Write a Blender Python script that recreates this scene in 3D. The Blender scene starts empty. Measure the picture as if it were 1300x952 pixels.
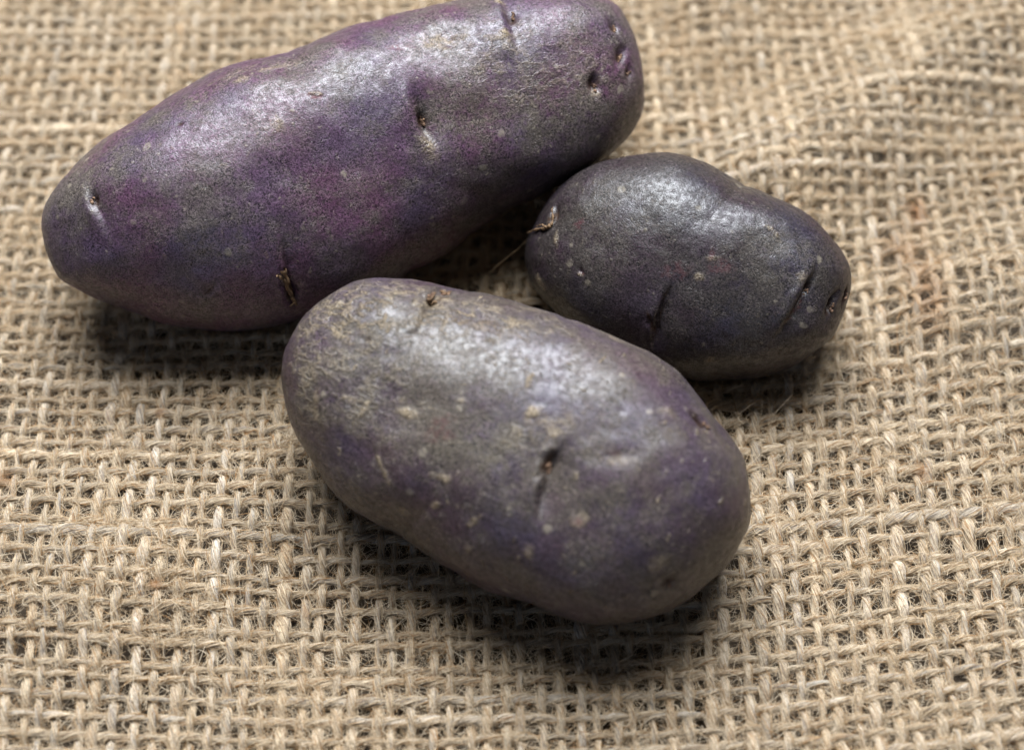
import bpy, math
import numpy as np
from mathutils import Vector
from mathutils.bvhtree import BVHTree

rng = np.random.default_rng(7)
MM = 0.001
scene = bpy.context.scene

# ------------------------------------------------------------------ camera
ELEV, DIST, FPX = math.radians(58.0), 0.270, 2592.0
PW, PH = 1300.0, 952.0
cam_pos = np.array([0.0, -DIST * math.cos(ELEV), DIST * math.sin(ELEV)])
V_fwd = -cam_pos / np.linalg.norm(cam_pos)
V_right = np.array([1.0, 0.0, 0.0])
V_up = np.cross(V_right, V_fwd)

cam_data = bpy.data.cameras.new("camera")
cam = bpy.data.objects.new("camera", cam_data)
scene.collection.objects.link(cam)
cam.location = cam_pos
cam.rotation_euler = (math.radians(90) - ELEV, 0, 0)
cam_data.sensor_fit = 'HORIZONTAL'
cam_data.sensor_width = 36.0
cam_data.lens = FPX / PW * 36.0
cam_data.clip_start = 0.005
cam_data.clip_end = 20.0
cam_data.dof.use_dof = True
cam_data.dof.focus_distance = 0.2535
cam_data.dof.aperture_fstop = 12.5
cam_data.dof.aperture_blades = 7
scene.camera = cam

# ------------------------------------------------------------------ world and light
world = bpy.data.worlds.new("World")
scene.world = world
world.use_nodes = True
bg = world.node_tree.nodes["Background"]
bg.inputs[0].default_value = (0.80, 0.86, 1.0, 1)
bg.inputs[1].default_value = 0.022

def area_light(name, elev, azim, dist, sx, sy, power, color):
    ld = bpy.data.lights.new(name, 'AREA')
    ld.shape = 'RECTANGLE'
    ld.size, ld.size_y = sx, sy
    ld.energy = power
    ld.color = color
    o = bpy.data.objects.new(name, ld)
    scene.collection.objects.link(o)
    e, a = math.radians(elev), math.radians(azim)
    p = Vector((math.sin(a) * math.cos(e), math.cos(a) * math.cos(e), math.sin(e))) * dist
    o.location = p
    o.rotation_euler = (-p).to_track_quat('-Z', 'Y').to_euler()
    return o
# window light from behind and above the potatoes
area_light("window_light", 62, -3, 0.9, 0.76, 0.60, 39.0, (0.91, 0.955, 1.0))
# weaker, cooler window on the photographer's side
area_light("room_window_light", 24, 190, 0.62, 0.60, 0.34, 0.55, (0.58, 0.72, 1.0))

scene.view_settings.view_transform = 'Standard'
scene.view_settings.look = 'None'
scene.view_settings.exposure = 0.0
scene.view_settings.gamma = 1.0
scene.render.engine = 'CYCLES'
scene.cycles.max_bounces = 3
scene.cycles.use_adaptive_sampling = True
scene.cycles.adaptive_threshold = 0.04
scene.cycles.use_denoising = True

# ------------------------------------------------------------------ helpers
def rays(px):
    px = np.atleast_2d(np.asarray(px, float))
    d = V_fwd + ((px[:, :1] - PW / 2) / FPX) * V_right - ((px[:, 1:2] - PH / 2) / FPX) * V_up
    return d / np.linalg.norm(d, axis=1, keepdims=True)

def on_plane(px, P0, N):
    d = rays(px)
    t = ((np.asarray(P0) - cam_pos) @ N) / (d @ N)
    return cam_pos + d * t[:, None]

def ground(px, z=0.0):
    return on_plane(px, np.array([0, 0, z]), np.array([0, 0, 1.0]))

def _h(ix, iy, iz, seed):
    n = (ix.astype(np.int64) * 374761393 + iy.astype(np.int64) * 668265263 + iz.astype(np.int64) * 2147483647 + seed * 1274126177) & 0xFFFFFFFF
    n = ((n ^ (n >> 13)) * 1274126177) & 0xFFFFFFFF
    n = ((n ^ (n >> 15)) * 2246822519) & 0xFFFFFFFF
    return ((n ^ (n >> 16)) & 0xFFFFFF) / float(0xFFFFFF) * 2 - 1

def vnoise(P, seed=0):
    P = np.asarray(P, float)
    I = np.floor(P).astype(np.int64)
    F = P - I
    F = F * F * F * (F * (F * 6 - 15) + 10)
    out = 0
    for a in (0, 1):
        wa = F[:, 0] if a else 1 - F[:, 0]
        for b in (0, 1):
            wb = F[:, 1] if b else 1 - F[:, 1]
            for c in (0, 1):
                wc = F[:, 2] if c else 1 - F[:, 2]
                out = out + wa * wb * wc * _h(I[:, 0] + a, I[:, 1] + b, I[:, 2] + c, seed)
    return out

def mesh_from(name, verts, quads, smooth=True, tris=None):
    me = bpy.data.meshes.new(name)
    verts = np.asarray(verts, np.float32)
    quads = np.asarray(quads, np.int32)
    nt = 0 if tris is None else len(tris)
    me.vertices.add(len(verts))
    me.vertices.foreach_set("co", verts.ravel())
    li = quads.ravel()
    starts = np.arange(len(quads)) * 4
    tot = np.full(len(quads), 4)
    if nt:
        tris = np.asarray(tris, np.int32)
        starts = np.concatenate([starts, len(li) + np.arange(nt) * 3])
        li = np.concatenate([li, tris.ravel()])
        tot = np.concatenate([tot, np.full(nt, 3)])
    me.loops.add(len(li))
    me.loops.foreach_set("vertex_index", li.astype(np.int32))
    me.polygons.add(len(starts))
    me.polygons.foreach_set("loop_start", starts.astype(np.int32))
    me.polygons.foreach_set("loop_total", tot.astype(np.int32))
    me.update(calc_edges=True)
    if smooth:
        me.polygons.foreach_set("use_smooth", np.ones(len(starts), bool))
    return me

def attr_f(me, name, vals):
    a = me.attributes.new(name, 'FLOAT', 'POINT')
    a.data.foreach_set("value", np.asarray(vals, np.float32))

def attr_v(me, name, vals):
    a = me.attributes.new(name, 'FLOAT_VECTOR', 'POINT')
    a.data.foreach_set("vector", np.asarray(vals, np.float32).ravel())

def add(name, data, parent=None, mat=None):
    o = bpy.data.objects.new(name, data)
    scene.collection.objects.link(o)
    if parent is not None:
        o.parent = parent
    if mat is not None:
        data.materials.append(mat)
    return o

# small node-graph helper
class NG:
    def __init__(self, name):
        self.m = bpy.data.materials.new(name)
        self.m.use_nodes = True
        self.t = self.m.node_tree
        self.t.nodes.clear()
        self.out = self.t.nodes.new('ShaderNodeOutputMaterial')
    def n(self, typ, _inputs=None, **kw):
        nd = self.t.nodes.new(typ)
        for k, v in kw.items():
            setattr(nd, k, v)
        for k, v in (_inputs or {}).items():
            self.set(nd.inputs[k], v)
        return nd
    def set(self, sock, v):
        if isinstance(v, bpy.types.NodeSocket):
            self.t.links.new(v, sock)
        else:
            sock.default_value = v
    def math(self, op, a, b=0.0, c=0.0, clamp=False):
        nd = self.n('ShaderNodeMath', operation=op, use_clamp=clamp)
        for i, v in enumerate((a, b, c)):
            self.set(nd.inputs[i], v)
        return nd.outputs[0]
    def mix(self, fac, a, b, blend='MIX'):
        nd = self.n('ShaderNodeMix', data_type='RGBA', blend_type=blend)
        self.set(nd.inputs[0], fac)
        self.set(nd.inputs[6], a if not isinstance(a, tuple) else (*a, 1)[:4])
        self.set(nd.inputs[7], b if not isinstance(b, tuple) else (*b, 1)[:4])
        return nd.outputs[2]
    def ramp(self, fac, lo, hi, a=0.0, b=1.0, smooth=True):
        nd = self.n('ShaderNodeMapRange', clamp=True, interpolation_type='SMOOTHSTEP' if smooth else 'LINEAR')
        for k, v in zip(("Value", "From Min", "From Max", "To Min", "To Max"), (fac, lo, hi, a, b)):
            self.set(nd.inputs[k], v)
        return nd.outputs[0]
    def noise(self, vec, scale, detail=2.0, rough=0.5, dist=0.0):
        nd = self.n('ShaderNodeTexNoise')
        self.set(nd.inputs['Vector'], vec)
        for k, v in (('Scale', scale), ('Detail', detail), ('Roughness', rough), ('Distortion', dist)):
            self.set(nd.inputs[k], v)
        return nd.outputs[0]
    def voro(self, vec, scale, feature='F1', rnd=1.0):
        nd = self.n('ShaderNodeTexVoronoi', feature=feature)
        self.set(nd.inputs['Vector'], vec)
        self.set(nd.inputs['Scale'], scale)
        self.set(nd.inputs['Randomness'], rnd)
        return nd
    def vmul(self, vec, s):
        nd = self.n('ShaderNodeVectorMath', operation='MULTIPLY')
        self.set(nd.inputs[0], vec)
        self.set(nd.inputs[1], s)
        return nd.outputs[0]
    def vadd(self, a, b):
        nd = self.n('ShaderNodeVectorMath', operation='ADD')
        self.set(nd.inputs[0], a)
        self.set(nd.inputs[1], b)
        return nd.outputs[0]
    def attr(self, name, out='Fac'):
        return self.n('ShaderNodeAttribute', attribute_name=name).outputs[out]

# ------------------------------------------------------------------ materials
def mat_skin(name, purple, grey, blue, purple_amt, scurf_amt, seed, spot_amt=1.0):
    g = NG(name)
    co = g.attr('mm', 'Vector')                     # potato's own coordinates in millimetres
    co = g.vadd(co, (seed * 31.0, seed * 17.0, seed * 7.0))
    big = g.noise(co, 0.075, 3.0, 0.55)
    mid = g.noise(g.vadd(co, (40, 0, 9)), 0.28, 4.0, 0.6)
    mot = g.noise(g.vadd(co, (4, 70, 9)), 1.3, 3.0, 0.65)
    fine = g.noise(co, 3.4, 2.0, 0.75)
    fine2 = g.noise(g.vadd(co, (9, 3, 51)), 7.0, 1.0, 0.6)
    # patina: dusty grey over purple skin
    dust = g.math('ADD', g.math('MULTIPLY', big, 0.75), g.math('ADD', g.math('MULTIPLY', mid, 0.55), g.math('MULTIPLY', mot, 0.32)))
    dust = g.ramp(dust, 0.62 + purple_amt * 0.16, 0.92 + purple_amt * 0.16)
    hue = g.ramp(g.noise(g.vadd(co, (11, 5, 80)), 0.10, 2.0, 0.5), 0.30, 0.75)
    base = g.mix(hue, purple, blue)
    base = g.mix(g.math('MULTIPLY', dust, 0.86), base, grey)
    olive = g.math('MULTIPLY', g.attr('dust'), g.ramp(g.math('ADD', g.math('MULTIPLY', mot, 0.6), g.math('MULTIPLY', mid, 0.4)), 0.36, 0.60, 0.15, 1.0))
    base = g.mix(g.math('MULTIPLY', olive, 0.8), base, (0.070, 0.059, 0.044))
    # grain: every pixel-sized fleck of skin lighter or darker
    grain = g.ramp(g.math('ADD', g.math('MULTIPLY', fine, 0.6), g.math('MULTIPLY', fine2, 0.4)), 0.40, 0.62, 0.18, 2.1, smooth=False)
    amp = g.ramp(g.noise(g.vadd(co, (77, 13, 2)), 0.5, 3.0, 0.6), 0.38, 0.62, 0.6, 1.0)
    grain = g.math('ADD', 1.0, g.math('MULTIPLY', g.math('SUBTRACT', grain, 1.0), amp))
    nd = g.n('ShaderNodeVectorMath', operation='SCALE')
    g.set(nd.inputs[0], base); g.set(nd.inputs['Scale'], grain)
    base = nd.outputs[0]
    # lenticels: little pale dots
    warp = g.vadd(co, g.vmul(g.n('ShaderNodeTexNoise', {'Vector': co, 'Scale': 0.9}).outputs[1], (1.1, 1.1, 1.1)))
    vz = g.voro(warp, 0.30)
    rad = g.math('MULTIPLY', g.n('ShaderNodeSeparateColor', {'Color': vz.outputs['Color']}).outputs[0], 0.17)
    dot = g.math('SUBTRACT', 1.0, g.ramp(g.math('SUBTRACT', vz.outputs['Distance'], rad), -0.05, 0.05))
    vz2 = g.voro(warp, 0.72)
    rad2 = g.math('MULTIPLY', g.n('ShaderNodeSeparateColor', {'Color': vz2.outputs['Color']}).outputs[1], 0.15)
    dot2 = g.math('SUBTRACT', 1.0, g.ramp(g.math('SUBTRACT', vz2.outputs['Distance'], rad2), -0.05, 0.05))
    dots = g.math('MULTIPLY', g.math('MAXIMUM', g.math('MULTIPLY', dot, 0.8), g.math('MULTIPLY', dot2, 0.6)), spot_amt)
    dots = g.math('MULTIPLY', dots, g.ramp(mot, 0.30, 0.62, 0.35, 1.0))
    base = g.mix(dots, base, (0.20, 0.17, 0.13))
    # scurf: thin corky streaks running round the potato
    st = g.noise(g.vmul(warp, (0.42, 1.15, 0.9)), 0.9, 5.0, 0.62, 0.6)
    nv_ = g.n('ShaderNodeTexVoronoi', {'Vector': g.vmul(warp, (0.55, 1.25, 1.0)), 'Scale': 0.62}, feature='DISTANCE_TO_EDGE')
    net = g.math('MULTIPLY', g.math('SUBTRACT', 1.0, g.ramp(nv_.outputs['Distance'], 0.02, 0.13)), g.ramp(mid, 0.40, 0.58))
    scf = g.math('MULTIPLY', g.math('MAXIMUM', g.ramp(st, 0.50, 0.62), g.math('MULTIPLY', net, 0.9)), g.attr('scurf'))
    sc2 = g.math('MULTIPLY', g.ramp(g.noise(g.vmul(co, (0.5, 1.6, 1.2)), 2.4, 3.0, 0.6, 1.0), 0.57, 0.66), g.ramp(mid, 0.48, 0.62))
    scf = g.math('MAXIMUM', scf, g.math('MULTIPLY', sc2, scurf_amt))
    vd = g.voro(g.vmul(warp, (1.5, 0.5, 0.6)), 0.62)
    dr = g.n('ShaderNodeSeparateColor', {'Color': vd.outputs['Color']})
    dash = g.math('SUBTRACT', 1.0, g.ramp(g.math('SUBTRACT', vd.outputs['Distance'], g.math('MULTIPLY', dr.outputs[0], 0.20)), -0.06, 0.05))
    dash = g.math('MULTIPLY', dash, g.math('MULTIPLY', g.ramp(dr.outputs[1], 0.15, 0.45), g.ramp(fine, 0.35, 0.55, 0.4, 1.0)))
    scf = g.math('MAXIMUM', scf, g.math('MULTIPLY', dash, min(1.0, scurf_amt * 1.2)))
    scol = g.mix(g.ramp(fine, 0.35, 0.65), (0.095, 0.068, 0.042), (0.30, 0.235, 0.155))
    base = g.mix(g.math('MULTIPLY', scf, 0.72), base, scol)
    # marks set where they are on the real potatoes
    sc = g.math('MULTIPLY', g.attr('scar'), g.ramp(mot, 0.30, 0.58, 0.25, 1.0))
    base = g.mix(sc, base, scol)
    rd = g.math('MULTIPLY', g.attr('red'), g.ramp(mot, 0.38, 0.6))
    base = g.mix(g.math('MULTIPLY', rd, 0.75), base, (0.085, 0.022, 0.030))
    br = g.math('MULTIPLY', g.attr('brown'), g.ramp(fine, 0.3, 0.55, 0.45, 1.0))
    base = g.mix(br, base, (0.036, 0.021, 0.014))
    # relief
    lump = g.noise(co, 1.6, 4.0, 0.6)
    h = g.math('ADD', g.math('MULTIPLY', lump, 0.035), g.math('ADD', g.math('MULTIPLY', fine, 0.048), g.math('MULTIPLY', fine2, 0.030)))
    h = g.math('ADD', h, g.math('MULTIPLY', dots, 0.05))
    h = g.math('ADD', h, g.math('MULTIPLY', g.math('MAXIMUM', scf, sc), g.math('ADD', 0.04, g.math('MULTIPLY', fine, 0.20))))
    bump = g.n('ShaderNodeBump', {'Strength': 1.0, 'Distance': 0.001, 'Height': h})
    rough = g.ramp(g.math('ADD', mot, g.math('MULTIPLY', scf, 0.35)), 0.32, 0.80, 0.32, 0.56)
    p = g.n('ShaderNodeBsdfPrincipled', {'Base Color': base, 'Roughness': rough, 'IOR': 1.5, 'Normal': bump.outputs[0],
                                         'Sheen Weight': 0.0})
    wax = g.ramp(g.math('MAXIMUM', g.attr('brown'), g.math('MULTIPLY', scf, 0.6)), 0.0, 1.0, 1.0, 0.15)
    g.set(p.inputs['Specular IOR Level'], g.math('MULTIPLY', wax, g.ramp(fine2, 0.34, 0.66, 0.32, 0.60)))
    g.set(p.inputs['Specular IOR Level'], g.math('MULTIPLY', p.inputs['Specular IOR Level'].links[0].from_socket, g.ramp(mot, 0.36, 0.62, 1.15, 0.6)))
    g.t.links.new(p.outputs[0], g.out.inputs[0])
    return g.m

def mat_yarn():
    g = NG("jute_yarn")
    fib = g.attr('fib', 'Vector')                   # (cos, sin of the twisted angle, millimetres along the yarn)
    oi = g.n('ShaderNodeObjectInfo').outputs['Random']
    off = g.n('ShaderNodeCombineXYZ', {'Z': g.math('MULTIPLY', oi, 400.0)}).outputs[0]
    f = g.vadd(fib, off)
    streak = g.noise(g.vmul(f, (4.5, 4.5, 0.55)), 1.0, 2.0, 0.65)
    streak2 = g.noise(g.vmul(f, (10.0, 10.0, 1.0)), 1.0, 1.0, 0.6)
    along = g.noise(g.vmul(f, (0.7, 0.7, 0.16)), 1.0, 2.0, 0.6)
    s = g.math('ADD', g.math('MULTIPLY', streak, 0.6), g.math('MULTIPLY', streak2, 0.4))
    col = g.mix(g.ramp(s, 0.36, 0.62), (0.175, 0.108, 0.054), (0.58, 0.462, 0.315))
    col = g.mix(g.math('MULTIPLY', g.ramp(along, 0.56, 0.74), 0.65), col, (0.33, 0.19, 0.085))
    col = g.mix(g.math('MULTIPLY', g.ramp(along, 0.46, 0.28), 0.5), col, (0.60, 0.51, 0.38))
    col = g.mix(g.math('MULTIPLY', g.attr('stain'), g.ramp(streak, 0.35, 0.6)), col, (0.30, 0.135, 0.045))
    hs = g.n('ShaderNodeHueSaturation', {'Color': col, 'Saturation': g.ramp(g.math('FRACT', g.math('MULTIPLY', oi, 7.31)), 0, 1, 0.72, 1.12, smooth=False),
                                         'Value': g.ramp(oi, 0, 1, 0.68, 1.12, smooth=False)})
    bump = g.n('ShaderNodeBump', {'Strength': 1.0, 'Distance': 0.001, 'Height': g.math('MULTIPLY', s, 0.45)})
    p = g.n('ShaderNodeBsdfPrincipled', {'Base Color': hs.outputs[0], 'Roughness': 0.62, 'Normal': bump.outputs[0], 'Specular IOR Level': 0.3,
                                         'Sheen Weight': 0.25, 'Sheen Roughness': 0.5})
    g.t.links.new(p.outputs[0], g.out.inputs[0])
    return g.m

def mat_fibre():
    g = NG("jute_fibre")
    r = g.n('ShaderNodeHairInfo').outputs['Random']
    col = g.mix(g.ramp(r, 0.0, 1.0, smooth=False), (0.40, 0.275, 0.150), (0.68, 0.57, 0.42))
    col = g.mix(g.ramp(g.math('FRACT', g.math('MULTIPLY', r, 13.7)), 0.86, 0.9), col, (0.36, 0.20, 0.08))
    col = g.mix(g.math('MULTIPLY', g.attr('stain'), 0.85), col, (0.36, 0.165, 0.055))
    d = g.n('ShaderNodeBsdfPrincipled', {'Base Color': col, 'Roughness': 0.5, 'Specular IOR Level': 0.35})
    t = g.n('ShaderNodeBsdfTranslucent', {'Color': col})
    m = g.n('ShaderNodeMixShader', {0: 0.28, 1: d.outputs[0], 2: t.outputs[0]})
    g.t.links.new(m.outputs[0], g.out.inputs[0])
    return g.m

def mat_plain(name, c1, c2, scale, rough=0.7, bump=0.0004):
    g = NG(name)
    co = g.n('ShaderNodeTexCoord').outputs['Object']
    n1 = g.noise(co, scale, 4.0, 0.65)
    col = g.mix(g.ramp(n1, 0.35, 0.65), c1, c2)
    b = g.n('ShaderNodeBump', {'Strength': 0.8, 'Distance': bump, 'Height': n1})
    p = g.n('ShaderNodeBsdfPrincipled', {'Base Color': col, 'Roughness': rough, 'Normal': b.outputs[0], 'Specular IOR Level': 0.3})
    g.t.links.new(p.outputs[0], g.out.inputs[0])
    return g.m

M_YARN, M_FIBRE = mat_yarn(), mat_fibre()
M_TABLE = mat_plain("table_wood", (0.06, 0.043, 0.028), (0.11, 0.08, 0.052), 300.0)
M_BUD = mat_plain("dried_bud", (0.055, 0.026, 0.017), (0.21, 0.125, 0.075), 1600.0)
M_ROOT = mat_plain("dried_root", (0.075, 0.042, 0.022), (0.15, 0.09, 0.046), 900.0)
M_STRAW = mat_plain("straw", (0.42, 0.32, 0.20), (0.62, 0.52, 0.38), 900.0)

# ------------------------------------------------------------------ potatoes: shapes
def cube_sphere(n):
    t = np.tan(np.linspace(-1, 1, n + 1) * math.pi / 4)
    idx = {}
    P, Q = [], []
    A, B = np.meshgrid(t, t, indexing='ij')
    A, B = A.ravel(), B.ravel()
    one = np.ones_like(A)
    faces = [(one, A, B), (-one, B, A), (B, one, A), (A, -one, B), (A, B, one), (B, A, -one)]
    for f in faces:
        P.append(np.stack(f, 1))
    P = np.concatenate(P)
    m = (n + 1) ** 2
    i, j = np.meshgrid(np.arange(n), np.arange(n), indexing='ij')
    a = (i * (n + 1) + j).ravel()
    q = np.stack([a, a + n + 1, a + n + 2, a + 1], 1)
    Q = np.concatenate([q + k * m for k in range(6)])
    key = np.round(P * 1e6).astype(np.int64)
    uniq, first, inv = np.unique(key, axis=0, return_index=True, return_inverse=True)
    inv = inv.ravel()
    P = P[first]
    Q = inv[Q]
    P = P / np.linalg.norm(P, axis=1, keepdims=True)
    return P, Q

SPH_HI = cube_sphere(150)
SPH_LO = cube_sphere(44)

def periodic_spline(phi, r, m=720):
    """smooth periodic R(phi) from traced outline points (Gaussian kernel on a dense linear interpolation)"""
    o = np.argsort(phi)
    phi, r = phi[o], r[o]
    g = np.linspace(-math.pi, math.pi, m, endpoint=False)
    rr = np.interp(g, np.concatenate([phi - 2 * math.pi, phi, phi + 2 * math.pi]), np.concatenate([r, r, r]))
    k = np.arange(-30, 31)
    w = np.exp(-(k / 3.0) ** 2); w /= w.sum()
    rr = np.convolve(np.concatenate([rr[-30:], rr, rr[:30]]), w, mode='valid')
    return g, rr

class Potato:
    def __init__(s, outline, axis, thick, k=2.15, flat=0.8):
        s.outline = np.array(outline, float)
        s.axis_px = np.array(axis, float)
        s.thick, s.k, s.flat = thick, k, flat
        h = 0.014
        for it in range(6):
            s.frame(h)
            P = s.shape(SPH_LO[0])
            h -= P[:, 2].min() + 0.0006
        s.frame(h)
    def frame(s, h):
        ax = ground(s.axis_px, h)
        s.A = ax[1] - ax[0]; s.A /= np.linalg.norm(s.A)
        s.C = (ax[0] + ax[1]) / 2
        v = s.C - cam_pos; v /= np.linalg.norm(v)
        s.W = np.cross(v, s.A); s.W /= np.linalg.norm(s.W)
        if s.W @ V_up < 0: s.W = -s.W
        s.N = np.cross(s.A, s.W)
        if s.N @ v > 0: s.N = -s.N
        R = on_plane(s.outline, s.C, s.N) - s.C
        a, w = R @ s.A, R @ s.W
        s.g, s.R = periodic_spline(np.arctan2(w, a), np.hypot(a, w))
        # half thickness along the axis follows the half width
        oa, ow = s.R * np.cos(s.g), s.R * np.sin(s.g)
        amin, amax = oa.min(), oa.max()
        s.a0, s.aL = (amin + amax) / 2, (amax - amin) / 2
        xs = np.linspace(-0.85, 0.85, 41)
        up, dn = ow > 0, ow <= 0
        def side(m):
            o = np.argsort(oa[m]); return np.interp(s.a0 + xs * s.aL, oa[m][o], ow[m][o])
        hw = (side(up) - side(dn)) / 2
        s.tp = np.polyfit(xs, hw / np.sqrt(1 - xs ** 2), 3)
    def shape(s, U):
        phi = np.arctan2(U[:, 1], U[:, 0])
        rho = np.sqrt(np.clip(1 - U[:, 2] ** 2, 0, 1))
        R = np.interp(phi, np.append(s.g, math.pi), np.append(s.R, s.R[0]))
        # ease direction-dependent radius towards the middle so no star pattern shows
        a, w = R * rho * np.cos(phi), R * rho * np.sin(phi)
        x = np.clip((a - s.a0) / s.aL, -0.95, 0.95)
        T = np.clip(np.polyval(s.tp, x), 0.3 * s.aL * 0.3, None) * s.thick
        n = np.sign(U[:, 2]) * T * np.power(np.clip(1 - rho ** s.k, 0, 1), 1 / s.k)
        n = np.where(n < 0, n * s.flat, n)
        return s.C + a[:, None] * s.A + w[:, None] * s.W + n[:, None] * s.N

P1_OUT = [(49,285),(55,258),(68,238),(90,215),(120,190),(160,162),(200,135),(240,108),(270,90),(300,80),(335,75),(362,70),(390,57),(430,42),(480,28),(530,16),(580,4),(620,-5),(680,-12),(738,-8),(775,12),(795,45),(806,90),(808,120),(803,148),(790,172),(768,198),(747,213),(705,233),(688,243),(640,266),(590,300),(520,343),(450,378),(389,400),(345,412),(301,417),(260,415),(219,410),(165,390),(121,375),(72,356),(56,322)]
P2_OUT = [(667,330),(670,305),(686,273),(711,241),(740,221),(772,207),(811,200),(854,199),(886,207),(915,223),(944,241),(983,253),(1019,271),(1044,294),(1065,319),(1078,344),(1080,369),(1074,398),(1061,430),(1033,451),(997,469),(961,480),(926,484),(860,478),(800,458),(740,425),(700,392),(675,360)]
P3_RAW = [(361,477),(364,456),(371,432),(387,409),(408,385),(434,367),(463,356),(497,352),(529,354),(563,362),(602,372),(642,381),(679,392),(722,406),(763,419),(793,433),(831,452),(859,472),(878,492),(897,516),(924,552),(945,583),(952,610),(956,639),(953,669),(927,715),(895,746),(864,768),(838,783),(811,792),(784,796),(752,792),(715,781),(683,766),(652,757),(623,750),(582,728),(552,709),(525,689),(503,675),(470,660),(446,647),(424,626),(405,600),(388,575),(377,554),(366,520)]

P3_OUT = [(x + 9 * min(1, max(0, (560 - x) / 150.0)), y + (4 if y < 400 and x < 620 else 0)) for x, y in P3_RAW]
pot1 = Potato(P1_OUT, [(55, 300), (803, 105)], 0.95, 2.55)
pot2 = Potato(P2_OUT, [(670, 285), (1076, 395)], 0.92, 2.45)
pot3 = Potato(P3_OUT, [(372, 470), (948, 672)], 0.93, 2.65)

# ------------------------------------------------------------------ potatoes: marks
# crease: pixel ends, width (mm) of the soft side, depth (mm), which side is soft (+1 right of the way from first to second point), curve
# pit: pixel, half-length, half-width (mm), image angle, depth.   patch: attribute painted with its own outline
F1 = dict(
    crease=[((519,110),(550,192), 2.6, 1.25, 1, 0.10), ((107,232),(134,296), 2.3, 0.65, 1, 0.0), ((634,-8),(654,50), 2.4, 0.9, 1, 0.08),
            ((355,300),(374,396), 2.2, 0.85, 1, 0.03), ((380,62),(352,118), 2.6, 0.22, 1, 0.0), ((258,378),(274,360), 0.6, 0.25, 1, 0)],
    pit=[(537,153,1.2,0.7,75,1.3), (117,254,0.8,0.55,70,0.7), (650,21,0.8,0.6,90,0.7), (754,106,1.1,0.75,100,1.25), (779,35,0.8,0.6,60,0.8),
         (788,72,1.2,0.7,125,0.9), (797,93,0.8,0.5,110,0.7), (562,50,2.9,1.5,-15,0.55), (401,123,1.0,0.25,0,0.12), (506,61,1.3,0.35,-5,0.12),
         (228,157,0.4,0.3,0,0.3), (370,372,1.6,0.8,70,0.9), (540,170,0.9,0.6,60,0.5)],
    patch=[('dust',700,110,13,9,0,0.65), ('dust',575,150,5,6,60,0.8), ('dust',300,95,10,3,-25,0.8), ('dust',110,210,6,5,-40,0.6), ('dust',330,170,7,4,0,0.6), ('dust',470,230,6,4,0,0.5), ('scar',562,50,2.9,1.3,-15,0.55), ('brown',578,46,0.9,0.6,0,0.6), ('red',401,124,1.3,0.5,0,1.0), ('scar',402,120,0.9,0.3,0,.8), ('red',506,61,1.4,0.5,0,0.9),
           ('brown',537,155,1.05,0.75,80,1.0), ('brown',117,254,0.75,0.6,70,1.0), ('brown',650,22,0.85,0.6,90,1.0), ('brown',754,107,0.9,0.8,100,1.0),
           ('brown',779,36,0.8,0.7,60,1.0), ('brown',788,72,1.1,0.65,125,1.0), ('brown',797,93,0.8,0.5,110,1.0), ('scar',543,186,2.0,0.8,60,0.8),
           ('scar',757,118,0.9,0.6,60,0.8), ('scar',640,44,0.8,0.7,0,0.9), ('scar',636,5,1.2,0.5,70,0.9), ('brown',228,157,.4,.3,0,1), ('brown',370,375,1.8,0.7,70,0.9),
           ('brown',362,345,1.6,0.5,80,0.6), ('scar',360,350,1.7,0.4,80,0.7), ('brown',266,369,1.0,0.3,-50,0.8), ('scurf',330,85,5.0,1.4,-10,0.7),
           ('scurf',690,95,9.0,4.5,-10,0.35), ('scurf',640,70,5,5,0,0.4), ('scar',305,100,1.0,.8,0,.5), ('scar',352,160,1.2,.9,0,.45)])
F2 = dict(
    crease=[((1037,345),(996,418), 2.6, 1.15, 1, 0.0), ((846,366),(826,446), 1.9, 1.0, 1, 0.08), ((704,258),(699,286), 1.0, 0.8, 1, 0.0)],
    pit=[(1027,362,1.0,0.6,-55,0.8), (1057,388,1.5,0.6,-65,1.2), (1074,375,1.0,0.5,-80,1.1), (828,412,1.2,0.4,80,0.5), (737,345,0.5,0.3,60,0.35), (690,292,1.0,0.5,0,0.3), (800,248,1.6,1.0,0,0.12)],
    patch=[('dust',1000,330,6,5,0,0.4), ('dust',760,290,6,6,0,0.3), ('brown',1027,364,0.9,0.5,-55,1.0), ('brown',1057,388,1.3,0.6,-65,1.0), ('brown',1074,375,0.9,0.5,-80,1.0), ('scar',1010,395,2.2,0.35,-55,0.5), ('red',1012,392,2.6,0.5,-55,0.8),
           ('scar',1017,352,0.9,0.7,0,0.25), ('brown',828,412,2.0,0.3,80,0.9), ('red',905,320,1.0,0.4,-70,.7), ('red',915,340,1.8,0.9,0,0.4), ('red',738,345,.6,.4,60,1),
           ('scar',737,349,.5,.3,0,.5), ('red',735,283,1.1,.8,0,.6), ('brown',701,271,1.4,0.45,-75,1.0), ('scar',685,360,1.2,.7,40,.7), ('scar',704,305,.35,1.4,0,.6), ('red',860,345,2,1.3,0,.4),
           ('scar',904,328,.7,.4,0,.35), ('scar',887,350,.6,.5,0,.5), ('scar',903,456,.9,.6,0,.6), ('scar',978,293,1.3,.35,35,.5)])
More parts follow.
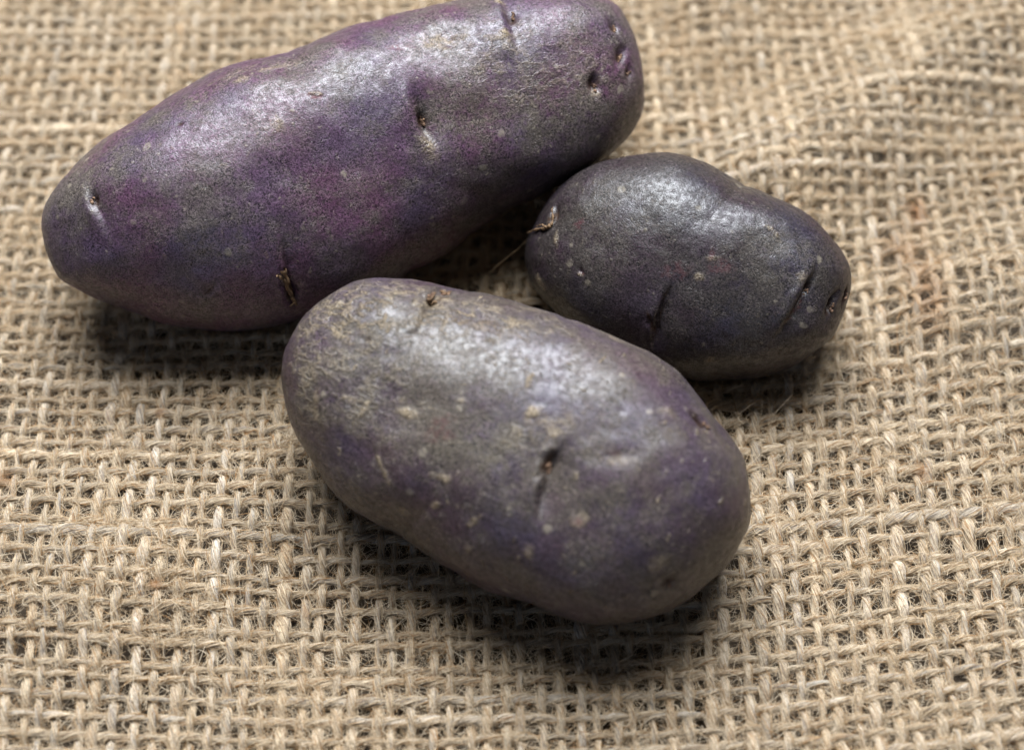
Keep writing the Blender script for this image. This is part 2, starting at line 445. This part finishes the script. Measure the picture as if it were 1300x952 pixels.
F3 = dict(
    crease=[((709,560),(674,662), 2.4, 1.25, 1, 0.15), ((563,362),(526,408), 2.0, 0.6, 1, 0.0), ((505,682),(530,660), 1.8, 0.35, 1, 0)],
    pit=[(695,588,1.5,0.6,-62,1.35), (891,536,1.5,0.75,35,1.35), (548,379,1.0,0.7,-40,0.6), (566,374,0.6,0.4,0,0.4), (466,431,0.9,0.3,15,0.2), (521,424,1.1,0.35,-15,0.28),
         (783,579,2.0,1.3,0,0.14), (850,742,1.1,1.0,-60,0.4), (679,523,1.0,0.6,-20,-0.12), (788,522,.6,.3,30,.12), (600,440,3.5,1.2,-20,0.2), (503,673,0.9,0.5,30,0.5), (470,452,2.0,1,0,.15)],
    patch=[('dust',480,450,12,9,0,0.7), ('dust',600,560,9,5,20,0.8), ('dust',800,600,8,6,30,0.5), ('brown',694,586,1.5,0.6,-62,1.0), ('brown',891,536,1.4,0.8,35,1.0), ('scar',548,381,1.6,0.6,-40,0.9), ('brown',549,377,1.1,0.5,-40,0.9), ('brown',566,374,0.7,0.5,0,0.8), ('scar',566,378,1.6,.9,0,.6),
           ('brown',521,426,0.9,0.25,-15,0.9), ('brown',466,431,0.6,0.25,15,0.8), ('brown',783,577,1.3,0.6,0,0.55), ('scar',783,584,1.6,0.6,0,0.5), ('brown',850,742,0.9,0.8,-60,0.9),
           ('scar',835,716,1.4,1.4,-40,0.45), ('scar',679,522,1.1,0.65,-25,1.0), ('scar',700,536,2.4,0.6,0,0.35), ('scar',705,549,0.9,0.5,-15,1.0), ('scar',735,661,1.2,1.0,0,0.55), ('red',733,661,.6,.5,0,.8),
           ('scar',514,523,1.5,0.7,10,1.0), ('scar',461,519,1.3,0.35,-55,0.9), ('scar',505,508,1.2,.4,0,.5), ('scar',585,509,0.7,0.4,-40,1.0), ('scar',562,605,1.7,0.6,5,0.8), ('scar',487,595,1.8,0.35,65,0.8),
           ('scar',552,641,0.9,0.5,-30,0.8), ('scar',600,662,1.4,0.4,-35,0.8), ('scar',512,650,1.2,0.7,20,0.8), ('brown',503,672,1.2,0.5,30,0.7), ('scar',594,698,.7,.7,0,.7), ('scar',672,700,.6,1.4,-10,.6),
           ('scar',440,505,1.5,.35,10,.7), ('scar',400,510,.6,2.2,10,.6), ('scurf',440,400,9.5,5.5,-30,0.95), ('scurf',590,400,11.0,3.0,15,0.95), ('scurf',385,480,3.0,8.0,0,0.7), ('scurf',470,500,7.0,6.0,0,0.38),
           ('scurf',470,640,8,1.6,38,0.6), ('scurf',690,545,5.0,2.0,-20,0.6), ('red',560,545,2.0,1.6,0,0.5), ('scar',671,483,.9,.35,-80,.9), ('scar',846,524,1.0,.7,0,.35), ('scurf',740,410,9,1.3,18,.7)])

def make_potato(pot, feats, name, mat, seed, label):
    # low-resolution body to find where each pixel of a mark lies on the skin
    lo = pot.shape(SPH_LO[0])
    bvh = BVHTree.FromPolygons([Vector(p) for p in lo.tolist()], [tuple(q) for q in SPH_LO[1].tolist()])
    o = Vector(cam_pos)
    def hit(px, py):
        d = rays([(px, py)])[0]
        loc, nor, _, _ = bvh.ray_cast(o, Vector(d))
        if loc is None:                                  # just past the edge: nearest skin point
            loc, nor, _, _ = bvh.find_nearest(Vector(on_plane([(px, py)], pot.C, pot.N)[0]))
        nor = np.array(nor)
        if nor @ d > 0: nor = -nor
        return np.array(loc), nor
    P = pot.shape(SPH_HI[0])
    Q = SPH_HI[1]
    me = mesh_from("tmp", P, Q)
    nr = np.empty(len(P) * 3, np.float32); me.vertices.foreach_get("normal", nr); nr = nr.reshape(-1, 3).astype(float)
    if np.mean(np.einsum('ij,ij->i', nr, P - pot.C)) < 0:
        nr = -nr; Q = Q[:, ::-1]
    bpy.data.meshes.remove(me)
    L = (P - pot.C) / MM
    L = np.stack([L @ pot.A, L @ pot.W, L @ pot.N], 1)
    disp = 0.34 * vnoise(L / 13.0 + seed * 3.1, seed) + 0.22 * vnoise(L / 5.0 + seed, seed + 1) + 0.07 * vnoise(L / 2.0, seed + 2) + 0.025 * vnoise(L / 0.9, seed + 3)
    # keep the silhouette where it was traced: fewer lumps towards the rim
    vv = P - cam_pos; vv /= np.linalg.norm(vv, axis=1, keepdims=True)
    att = {k: np.zeros(len(P)) for k in ('scar', 'red', 'brown', 'scurf', 'dust')}
    def local(p, n, ang):
        """tangent coordinates in mm: along an image direction (degrees, clockwise from right) and across it"""
        a = math.radians(ang)
        e = math.cos(a) * V_right - math.sin(a) * V_up
        e = e - (e @ n) * n; e /= np.linalg.norm(e)
        f = np.cross(n, e)
        D = (P - p) / MM
        keep = (nr @ n) > 0.15
        return D @ e, D @ f, D @ n, keep
    wob = vnoise(L / 1.1, seed + 9)
    wob2 = vnoise(L / 0.45, seed + 11)
    for (p0, p1, w, dep, side, curv) in feats['crease']:
        pa, na = hit(*p0); pb, nb = hit(*p1)
        mid, n = hit((p0[0] + p1[0]) / 2, (p0[1] + p1[1]) / 2)
        e = pb - pa; la = np.linalg.norm(e) / MM / 2
        e = e - (e @ n) * n; e /= np.linalg.norm(e)
        f = np.cross(n, e)
        D = (P - mid) / MM
        a, b, c = D @ e, (D @ f) * side, D @ n
        b = b - curv * la * ((a / la) ** 2) + 0.12 * wob
        keep = ((nr @ n) > 0.0) & (np.abs(c) < 8)
        env = np.exp(-np.power(np.abs(a / (la * 0.85)), 2.6))
        gsoft = np.exp(-np.power(np.clip(b, 0, None) / w, 1.2))
        gsharp = np.exp(-(np.clip(b, None, 0) / 0.30) ** 2)
        dd = -dep * env * np.where(b > 0, gsoft, gsharp)
        lip = 0.28 * dep * env * np.exp(-((b + 1.0) / 0.8) ** 2)
        disp = disp + np.where(keep, dd + lip, 0)
        att['brown'] = np.maximum(att['brown'], np.where(keep, 0.6 * min(1, dep) * env ** 4 * np.exp(-((b - 0.05) / (0.16 + 0.1 * wob)) ** 2), 0))
    for (px, py, l, w, ang, dep) in feats['pit']:
        p, n = hit(px, py)
        a, b, c, keep = local(p, n, ang)
        r = np.sqrt((a / l) ** 2 + (b / w) ** 2) * (1 + 0.30 * wob + 0.14 * wob2)
        disp = disp + np.where(keep & (np.abs(c) < 6), -0.85 * dep * np.exp(-np.power(r, 2.0)) + 0.04 * dep * np.exp(-((r - 1.5) / 0.4) ** 2), 0)
    for (kind, px, py, l, w, ang, amt) in feats['patch']:
        p, n = hit(px, py)
        a, b, c, keep = local(p, n, ang)
        r = np.sqrt((a / l) ** 2 + (b / w) ** 2)
        if kind in ('scurf', 'dust'):
            m = np.clip(1.35 - r + 0.35 * wob, 0, 1)
        else:
            m = np.clip((1.15 - r + 0.42 * wob + 0.25 * wob2) / 0.7, 0, 1)
        att[kind] = np.maximum(att[kind], np.where(keep & (np.abs(c) < 6), amt * m, 0))
    P2 = P + nr * (disp * MM)[:, None]
    root = bpy.data.objects.new(name, None)
    root.empty_display_size = 0.01
    scene.collection.objects.link(root)
    base = np.array([pot.C[0], pot.C[1], P2[:, 2].min()])
    root.location = base
    root['label'] = label; root['category'] = 'potato'; root['group'] = 'purple potatoes on the burlap'
    me = mesh_from("skin", P2 - base, Q)
    for k, v in att.items(): attr_f(me, k, v)
    attr_v(me, 'mm', L)
    add("skin", me, root, mat)
    bvh2 = BVHTree.FromPolygons([Vector(p) for p in P2[:, :].tolist()], [tuple(q) for q in Q.tolist()])
    def hit2(px, py):
        d = rays([(px, py)])[0]
        loc, nor, _, _ = bvh2.ray_cast(o, Vector(d))
        if loc is None:
            return hit(px, py)
        nor = np.array(nor)
        if nor @ d > 0: nor = -nor
        return np.array(loc), nor
    return root, base, P2, hit2

def bud_mesh(base, p, n, size, seed, count=6, stretch=1.0, ang=60):
    """a dried sprout bud: a clump of small crumpled scales"""
    r = np.random.default_rng(seed)
    S, Q = cube_sphere(5)
    Vs, Qs = [], []
    a = math.radians(ang)
    e = math.cos(a) * V_right - math.sin(a) * V_up
    e = e - (e @ n) * n; e /= np.linalg.norm(e)
    f = np.cross(n, e)
    for k in range(count):
        rad = size * r.uniform(0.22, 0.42)
        c = p + MM * (e * r.normal(0, 0.42 * size * stretch) + f * r.normal(0, 0.26 * size) + n * (rad * r.uniform(-0.1, 0.5)))
        d = S * (1 + 0.35 * vnoise(S * 2.3 + k * 9 + seed, seed))[:, None]
        sx, sy, sz = rad * r.uniform(0.7, 1.5), rad * r.uniform(0.5, 1.0), rad * r.uniform(0.7, 1.1)
        t = r.uniform(-0.7, 0.7)
        e2, f2 = e * math.cos(t) + f * math.sin(t), f * math.cos(t) - e * math.sin(t)
        Vs.append(c + MM * (d[:, :1] * sx * e2 + d[:, 1:2] * sy * f2 + d[:, 2:] * sz * n) - base)
        Qs.append(Q + k * len(S))
    return mesh_from("eye_bud", np.concatenate(Vs), np.concatenate(Qs))

def tube(points, radii, sides=8):
    P = np.asarray(points, float); n = len(P)
    T = np.gradient(P, axis=0); T /= np.linalg.norm(T, axis=1, keepdims=True) + 1e-12
    ref = np.array([0.1, 0.2, 1.0]); B = np.cross(T, ref); B /= np.linalg.norm(B, axis=1, keepdims=True) + 1e-12
    Nn = np.cross(B, T)
    th = np.linspace(0, 2 * math.pi, sides, endpoint=False)
    V = P[:, None, :] + np.asarray(radii)[:, None, None] * (np.cos(th)[None, :, None] * B[:, None, :] + np.sin(th)[None, :, None] * Nn[:, None, :])
    i, j = np.meshgrid(np.arange(n - 1), np.arange(sides), indexing='ij')
    q = np.stack([i * sides + j, i * sides + (j + 1) % sides, (i + 1) * sides + (j + 1) % sides, (i + 1) * sides + j], -1).reshape(-1, 4)
    return V.reshape(-1, 3), q

def root_mesh(name, strands, base):
    Vs, Qs, k = [], [], 0
    for pts, r in strands:
        pts = np.asarray(pts)
        t = np.linspace(0, 1, len(pts)); tt = np.linspace(0, 1, 22)
        pp = np.stack([np.interp(tt, t, pts[:, i]) for i in range(3)], 1)
        ker = np.array([1, 2, 3, 2, 1]) / 9.0
        pp = np.stack([np.convolve(np.pad(pp[:, i], 2, mode='edge'), ker, mode='valid') for i in range(3)], 1)
        rad = MM * r * (1 - 0.6 * tt) * (1 + 0.35 * np.sin(tt * 23 + r * 70))
        v, q = tube(pp, rad, 6)
        Vs.append(v - base); Qs.append(q + k); k += len(v)
    return mesh_from(name, np.concatenate(Vs), np.concatenate(Qs))

SK1 = mat_skin("purple_skin", (0.060, 0.025, 0.046), (0.061, 0.050, 0.044), (0.044, 0.030, 0.050), 0.42, 0.22, 1, 0.8)
SK2 = mat_skin("dark_skin", (0.021, 0.012, 0.016), (0.026, 0.021, 0.019), (0.017, 0.0135, 0.022), 0.05, 0.12, 2, 0.6)
SK3 = mat_skin("dusty_skin", (0.044, 0.026, 0.032), (0.055, 0.044, 0.036), (0.038, 0.028, 0.044), 0.02, 0.75, 3, 1.0)

r1 = make_potato(pot1, F1, "potato", SK1, 1, "largest, longest potato, smooth purple skin, lying across the top left behind the others")
r2 = make_potato(pot2, F2, "potato", SK2, 2, "smallest dark grey potato, at right, tucked behind the front potato")
r3 = make_potato(pot3, F3, "potato", SK3, 3, "front dusty grey-purple potato with tan scurfy streaks, nearest on the burlap")

def buds(rt, items):
    root, base, _, hit2 = rt
    for k, (px, py, size, cnt, st, ang) in enumerate(items):
        p, n = hit2(px, py)
        add("eye_bud", bud_mesh(base, p, n, size, int(px * 7 + py), cnt, st, ang), root, M_BUD)
buds(r1, [(537,155,0.75,7,1.0,70), (118,255,0.6,6,0.9,70), (650,23,0.7,6,1.1,95), (755,111,0.65,5,1.2,60), (779,37,0.6,5,1,60), (789,74,0.7,6,1.3,120), (797,94,0.5,4,1,110)])
buds(r2, [(1023,369,0.5,5,1.3,-60), (1057,390,0.6,6,1.4,-65), (1074,377,0.45,4,1,-80)])
buds(r3, [(696,594,0.7,7,1.3,-55), (895,541,0.55,6,1.2,40), (545,381,0.7,8,1.5,-40), (566,374,0.55,5,1,0), (849,743,0.5,4,1,-60)])

def lifted(hit2, pts, lift):
    out = []
    for i, (x, y) in enumerate(pts):
        p, n = hit2(x, y); out.append(p + n * MM * (lift if np.isscalar(lift) else lift[i]))
    return out
root, base, _, h2 = r1
add("dried_root", root_mesh("dried_root", [(lifted(h2, [(358,340),(361,352),(363,366),(369,378),(377,387)], 0.25), 0.36), (lifted(h2, [(352,348),(360,356),(362,368)], 0.2), 0.22), (lifted(h2, [(366,372),(372,384),(366,388)], 0.25), 0.2), (lifted(h2, [(364,352),(368,362),(374,380)], [0.1,0.5,0.2]), 0.12)], base), root, M_ROOT)
root, base, _, h2 = r2
add("dried_root", root_mesh("dried_root", [(lifted(h2, [(701,286),(695,290),(687,291),(679,294),(672,299)], [0.15,0.2,0.2,0.3,0.4]), 0.26), (lifted(h2, [(700,288),(701,279),(700,270),(702,267)], [0.2,0.5,0.8,0.9]), 0.17), (lifted(h2, [(697,289),(691,286),(684,289)], 0.35), 0.15)], base), root, M_ROOT)
root, base, _, h2 = r3
add("dried_root", root_mesh("dried_root", [(lifted(h2, [(540,384),(545,380),(551,373)], 0.3), 0.24), (lifted(h2, [(547,388),(552,384),(556,386)], 0.2), 0.2), (lifted(h2, [(560,372),(566,374),(573,372)], 0.2), 0.22)], base), root, M_ROOT)

# ------------------------------------------------------------------ burlap
X0, X1, Y0, Y1 = -0.100, 0.100, -0.078, 0.092
SPX, SPY = 2.22 * MM, 2.28 * MM
GX, GY = 401, 341
gx, gy = np.linspace(X0 - 0.01, X1 + 0.01, GX), np.linspace(Y0 - 0.01, Y1 + 0.01, GY)
def fold(x, y):
    """lie of the cloth: low folds, x and y in metres"""
    X, Y = x / MM, y / MM
    def ridge(px, py, qx, qy, h, w):
        dx, dy = qx - px, qy - py; l = math.hypot(dx, dy)
        t = np.clip(((X - px) * dx + (Y - py) * dy) / l ** 2, -0.2, 1.2)
        d = ((X - px) * dy - (Y - py) * dx) / l
        e = np.exp(-((np.clip(t, 0, 1) - t) * 6) ** 2)
        return h * e * np.exp(-(d / w) ** 2)
    z = ridge(36, 30, 84, 66, 4.2, 9) + ridge(58, 8, 100, 22, 2.8, 9) + ridge(30, 62, 60, 90, 2.4, 8)
    z = z + ridge(-100, -20, -40, -34, 0.9, 9) + ridge(40, -70, 95, -20, 1.6, 12) + ridge(-90, 60, -60, 92, 1.5, 10)
    z = 1.3 * z + 0.5 * np.sin(X / 11.0 + 0.7) * np.sin(Y / 13.0 + X / 40.0) + 2.1
    return z * MM
GXX, GYY = np.meshgrid(gx, gy, indexing='ij')
Z = fold(GXX, GYY)
env = np.full((GX, GY), 1.0)
for rt in (r1, r2, r3):
    Pv = rt[2]
    ix = np.clip(np.round((Pv[:, 0] - gx[0]) / (gx[1] - gx[0])).astype(int), 0, GX - 1)
    iy = np.clip(np.round((Pv[:, 1] - gy[0]) / (gy[1] - gy[0])).astype(int), 0, GY - 1)
    np.minimum.at(env, (ix, iy), Pv[:, 2])
foot = (env < 6.0 * MM).astype(float)                # the cloth bunches up a little round each potato
for _ in range(110):
    Fp = np.pad(foot, 1, mode='edge')
    foot = (Fp[:-2, 1:-1] + Fp[2:, 1:-1] + Fp[1:-1, :-2] + Fp[1:-1, 2:] + foot) / 5
pk = vnoise(np.stack([GXX.ravel() / MM / 7.0, GYY.ravel() / MM / 7.0, 0 * GXX.ravel()], 1), 31).reshape(GX, GY)
Z = Z + MM * np.clip(foot * 1.6, 0, 1) * (1.1 + 0.8 * pk)
Z = np.minimum(Z, env - 0.75 * MM)
for _ in range(6):
    Zp = np.pad(Z, 1, mode='edge')
    Z = (Zp[:-2, 1:-1] + Zp[2:, 1:-1] + Zp[1:-1, :-2] + Zp[1:-1, 2:] + 2 * Z) / 6
    Z = np.minimum(Z, env - 0.55 * MM)
def bil(F, x, y):
    fx = np.clip((x - gx[0]) / (gx[1] - gx[0]), 0, GX - 1.001); fy = np.clip((y - gy[0]) / (gy[1] - gy[0]), 0, GY - 1.001)
    i, j = fx.astype(int), fy.astype(int); a, b = fx - i, fy - j
    return F[i, j] * (1 - a) * (1 - b) + F[i + 1, j] * a * (1 - b) + F[i, j + 1] * (1 - a) * b + F[i + 1, j + 1] * a * b

def lay(u, v):
    """cloth coordinates (metres) -> where the thread crossing lies: rows bow and drift as in a handled cloth"""
    U, W = u / MM, v / MM
    x = u + MM * (0.9 * np.sin(W / 23.0 + U / 60.0) + 0.018 * W * np.tanh(U / 40.0) * 0)
    sp = np.log1p(np.exp((U - 26) / 9.0)) * 9.0
    drop = np.log1p(np.exp((-U - 5) / 10.0)) * 10.0
    slope_r = 0.10 + 0.07 * np.exp(-((W - 20) / 26.0) ** 2) - 0.02 * (W < -30)
    y = v + MM * (slope_r * sp - 0.055 * np.exp(-((W - 50) / 34) ** 2) * 0 * sp + 0.032 * np.exp(-((W + 10) / 22.0) ** 2) * drop + 0.8 * np.sin(U / 31.0 + W / 50.0))
    return x, y

nu = int((X1 - X0) / SPX) + 1
nv = int((Y1 - Y0 + 0.012) / SPY) + 1
us = X0 + (np.arange(nu) + rng.uniform(-0.2, 0.2, nu)) * SPX
vs = Y0 - 0.012 + (np.arange(nv) + rng.uniform(-0.2, 0.2, nv)) * SPY
burlap = bpy.data.objects.new("burlap_cloth", None)
burlap.empty_display_size = 0.02
scene.collection.objects.link(burlap)
burlap['label'] = "coarse tan open-weave burlap cloth spread under the three potatoes"
burlap['category'] = "cloth"

SIDES = 10
STEP = 0.36 * MM
STAINS = [(ground([(1160, 285)])[0], 1.3, 2.2, 1.0), (ground([(1140, 335)])[0], 3.0, 3.5, 0.45), (ground([(1170, 400)])[0], 2.2, 5.5, 0.6), (ground([(14, 622)])[0], 0.8, 0.9, 1.0), (ground([(1168, 610)])[0], 0.7, 1.2, 0.8), (ground([(208, 540)])[0], 0.6, 0.6, 0.9), (ground([(205, 765)])[0], 0.7, 0.7, 0.8)]
yarns = []      # for the fibres: (points, frame b, frame n, radius, twist)
def smooth1(n, corr, amp):
    k = max(2, int(n / corr) + 4)
    c = rng.normal(0, 1, k)
    x = np.linspace(0, k - 3, n); i = x.astype(int); f = x - i; f = f * f * (3 - 2 * f)
    return amp * (c[i] * (1 - f) + c[i + 1] * f)
def yarn(kind, k):
    warp = kind == 'warp_thread'
    if warp:
        n = int((vs[-1] - vs[0] + 2 * SPY) / STEP)
        t = np.linspace(vs[0] - SPY * 0.8, vs[-1] + SPY * 0.8, n)
        fr = np.interp(t, vs, np.arange(nv), left=-0.8, right=nv - 0.2)
        base_u = np.full(n, us[k]) + smooth1(n, 14, 0.09 * MM)
        x, y = lay(base_u, t)
        amp, r0 = 0.40 * MM, 0.365 * MM * math.exp(rng.normal(0, 0.21))
        ph = np.cos(math.pi * (fr + k))
        c = amp * ph
        tw = 0.7
    else:
        n = int((us[-1] - us[0] + 2 * SPX) / STEP)
        t = np.linspace(us[0] - SPX * 0.8, us[-1] + SPX * 0.8, n)
        fr = np.interp(t, us, np.arange(nu), left=-0.8, right=nu - 0.2)
        base_v = np.full(n, vs[k]) + smooth1(n, 14, 0.10 * MM)
        x, y = lay(t, base_v)
        amp, r0 = 0.27 * MM, 0.335 * MM * math.exp(rng.normal(0, 0.26))
        ph = -np.cos(math.pi * (fr + k))
        c = amp * ph
        tw = 0.6
    z = bil(Z, x, y) + c + smooth1(n, 9, 0.045 * MM)
    P = np.stack([x, y, z], 1)
    T = np.gradient(P, axis=0); T /= np.linalg.norm(T, axis=1, keepdims=True)
    up = np.array([0, 0, 1.0])
    B = np.cross(T, up); B /= np.linalg.norm(B, axis=1, keepdims=True)
    Nn = np.cross(B, T)
    rad = r0 * np.exp(smooth1(n, 22, 0.17) + smooth1(n, 60, 0.20) + smooth1(n, 5, 0.07))
    rad = np.clip(rad, 0.22 * MM, 0.78 * MM)
    s = np.concatenate([[0], np.cumsum(np.linalg.norm(np.diff(P, axis=0), axis=1))]) / MM
    tws = tw * s + smooth1(n, 40, 0.8)
    th = np.linspace(0, 2 * math.pi, SIDES, endpoint=False)
    th2 = th[None, :] - tws[:, None]
    rr = rad[:, None] * (1 + 0.07 * np.cos(2 * th2 + 0.4) + 0.07 * np.cos(3 * th2 + 1.9 + s[:, None] * 0.15) + rng.normal(0, 0.035, (n, SIDES)))
    flat = 0.86 - 0.08 * np.abs(ph)[:, None]
    V = P[:, None, :] + rr[..., None] * (1.06 * np.cos(th)[None, :, None] * B[:, None, :] + (flat * np.sin(th)[None, :])[..., None] * Nn[:, None, :])
    i, j = np.meshgrid(np.arange(n - 1), np.arange(SIDES), indexing='ij')
    q = np.stack([i * SIDES + j, i * SIDES + (j + 1) % SIDES, (i + 1) * SIDES + (j + 1) % SIDES, (i + 1) * SIDES + j], -1).reshape(-1, 4)
    me = mesh_from(kind, V.reshape(-1, 3), q)
    attr_v(me, 'fib', np.stack([np.cos(th2), np.sin(th2), np.broadcast_to(s[:, None], th2.shape)], -1).reshape(-1, 3))
    st = sum(a * np.exp(-((P[:, 0] - c[0]) / (rx * MM)) ** 2 - ((P[:, 1] - c[1]) / (ry * MM)) ** 2) for c, rx, ry, a in STAINS)
    attr_f(me, 'stain', np.repeat(np.clip(st * (1 + smooth1(n, 6, 0.3)), 0, 1), SIDES))
    add(kind, me, burlap, M_YARN)
    yarns.append((P, B, Nn, rad, tws))
for k in range(nu): yarn('warp_thread', k)
for k in range(nv): yarn('weft_thread', k)

# loose fibres: those that hug the yarns and those that stray across the gaps
def in_view(p, pad):
    d = p - cam_pos
    zc = d @ V_fwd
    u = PW / 2 + FPX * (d @ V_right) / zc
    v = PH / 2 - FPX * (d @ V_up) / zc
    return (u > -pad) & (u < PW + pad) & (v > -pad) & (v < PH + pad)
YP = np.concatenate([y[0] for y in yarns]); YB = np.concatenate([y[1] for y in yarns]); YN = np.concatenate([y[2] for y in yarns])
YR = np.concatenate([y[3] for y in yarns]); YT = np.concatenate([y[4] for y in yarns])
ends = np.concatenate([np.full(len(y[0]), o + len(y[0]) - 1) for y, o in zip(yarns, np.cumsum([0] + [len(y[0]) for y in yarns[:-1]]))])
near = in_view(YP, 60)
# clumpy density
dens = 0.35 + np.clip(vnoise(YP / MM / 6.0, 77) * 1.1 + vnoise(YP / MM / 2.2, 78) * 0.9 + 0.3, 0, 2.2)
wts = (dens + 0.5) * np.where(near, 1.0, 0.25)
wts /= wts.sum()
def hugging(nf, npt):
    i0 = rng.choice(len(YP), nf, p=wts)
    span = rng.integers(6, 22, nf)
    tt = np.linspace(0, 1, npt)
    idx = np.minimum(i0[:, None] + (tt[None, :] * span[:, None]).astype(int), ends[i0][:, None])
    th = rng.uniform(0, 2 * math.pi, nf)[:, None] + (YT[idx] - YT[i0][:, None]) + rng.normal(0, 0.5, nf)[:, None] * tt
    # more on the upper half, where one sees them
    lift0, lift1 = rng.exponential(0.16, nf), rng.exponential(0.45, nf)
    rr = YR[idx] * (1.02 + 0.06 * rng.random(nf)[:, None]) + MM * (lift0[:, None] * (1 - tt) ** 3 + lift1[:, None] * tt ** 3 + 0.05 * np.sin(tt * 9 + th))
    P = YP[idx] + rr[..., None] * (1.06 * np.cos(th)[..., None] * YB[idx] + 0.86 * np.sin(th)[..., None] * YN[idx])
    rad = rng.uniform(0.018, 0.042, nf) * MM
    return P, rad
def stray(nf, npt, lmin, lmax, zup):
    i0 = rng.choice(len(YP), nf, p=wts)
    th = rng.uniform(0, 2 * math.pi, nf)
    rd = np.cos(th)[:, None] * YB[i0] + 0.9 * np.sin(th)[:, None] * YN[i0]
    P0 = YP[i0] + YR[i0][:, None] * rd * 0.95
    d = rd * rng.uniform(0.2, 1.0, nf)[:, None] + rng.normal(0, 0.75, (nf, 3)) * np.array([1, 1, 0.32])
    d[:, 2] += zup
    d /= np.linalg.norm(d, axis=1, keepdims=True)
    L = rng.uniform(lmin, lmax, nf) * rng.uniform(0.5, 1, nf) * MM
    curl = rng.normal(0, 1, (nf, 3)) * np.array([1, 1, 0.5])
    curl -= (np.einsum('ij,ij->i', curl, d))[:, None] * d
    kap = np.abs(rng.normal(0, 0.75, nf))
    curl *= (kap / (np.linalg.norm(curl, axis=1) + 1e-9))[:, None]
    curl[:, 2] -= 0.25
    b2 = rng.normal(0, 0.22, (nf, 3))
    tt = np.linspace(0, 1, npt)
    P = P0[:, None] + L[:, None, None] * (d[:, None] * tt[None, :, None] + curl[:, None] * (tt ** 2)[None, :, None] * 0.6 + b2[:, None] * (np.sin(tt * 5) * tt)[None, :, None])
    rad = rng.uniform(0.018, 0.042, nf) * MM
    zmin = bil(Z, P[..., 0].ravel(), P[..., 1].ravel()).reshape(nf, npt) - 2.2 * MM
    P[..., 2] = np.maximum(P[..., 2], zmin)
    return P, rad
def curves_obj(name, sets, parent, mat):
    npts = np.concatenate([np.full(len(P), P.shape[1]) for P, r in sets])
    pos = np.concatenate([P.reshape(-1, 3) for P, r in sets]).astype(np.float32)
    rad = np.concatenate([(r[:, None] * np.linspace(1.0, 0.45, P.shape[1])[None]).ravel() for P, r in sets]).astype(np.float32)
    hc = bpy.data.hair_curves.new(name)
    hc.add_curves([int(v) for v in npts])
    hc.position_data.foreach_set("vector", pos.ravel())
    ra = hc.attributes.get('radius') or hc.attributes.new('radius', 'FLOAT', 'POINT')
    ra.data.foreach_set("value", rad)
    st = sum(a * np.exp(-((pos[:, 0] - c[0]) / (rx * MM)) ** 2 - ((pos[:, 1] - c[1]) / (ry * MM)) ** 2) for c, rx, ry, a in STAINS)
    sa = hc.attributes.new('stain', 'FLOAT', 'POINT')
    sa.data.foreach_set('value', np.clip(st, 0, 1).astype(np.float32))
    hc.materials.append(mat)
    o = bpy.data.objects.new(name, hc)
    scene.collection.objects.link(o)
    o.parent = parent
    return o
fz = curves_obj("loose_fibres", [hugging(130000, 9), stray(150000, 6, 0.7, 2.8, 0.0), stray(8000, 12, 3.0, 9.0, 0.2)], burlap, M_FIBRE)
fz['kind'] = 'stuff'
fz['label'] = "fine pale jute fuzz on the threads and across the gaps"

# straw splinter standing up behind the front potato
g0 = ground([(366, 447)], 0.002)[0]; g1 = on_plane([(360, 423)], g0 + np.array([0, 0, 0.002]), -V_fwd)[0]
pts = np.linspace(0, 1, 8)[:, None] * (g1 - g0) + g0
v, q = tube(pts, MM * 0.24 * np.array([1, 1.05, 1.1, 1.05, 0.95, 0.8, 0.55, 0.15]), 6)
sp = add("straw_splinter", mesh_from("straw_splinter", v, q), None, M_STRAW)
sp['label'] = "short pale straw splinter poking up at the left end of the front potato"
sp['category'] = "straw"

# ------------------------------------------------------------------ table under the cloth
S = 0.6
tb = mesh_from("table", [(-S, -S, -0.0031), (S, -S, -0.0031), (S, S, -0.0031), (-S, S, -0.0031), (-S, -S, -0.03), (S, -S, -0.03), (S, S, -0.03), (-S, S, -0.03)],
               [(0, 1, 2, 3), (7, 6, 5, 4), (0, 4, 5, 1), (1, 5, 6, 2), (2, 6, 7, 3), (3, 7, 4, 0)], smooth=False)
tb = add("table", tb, None, M_TABLE)
tb['kind'] = 'structure'
tb['label'] = "dark table surface below the burlap"
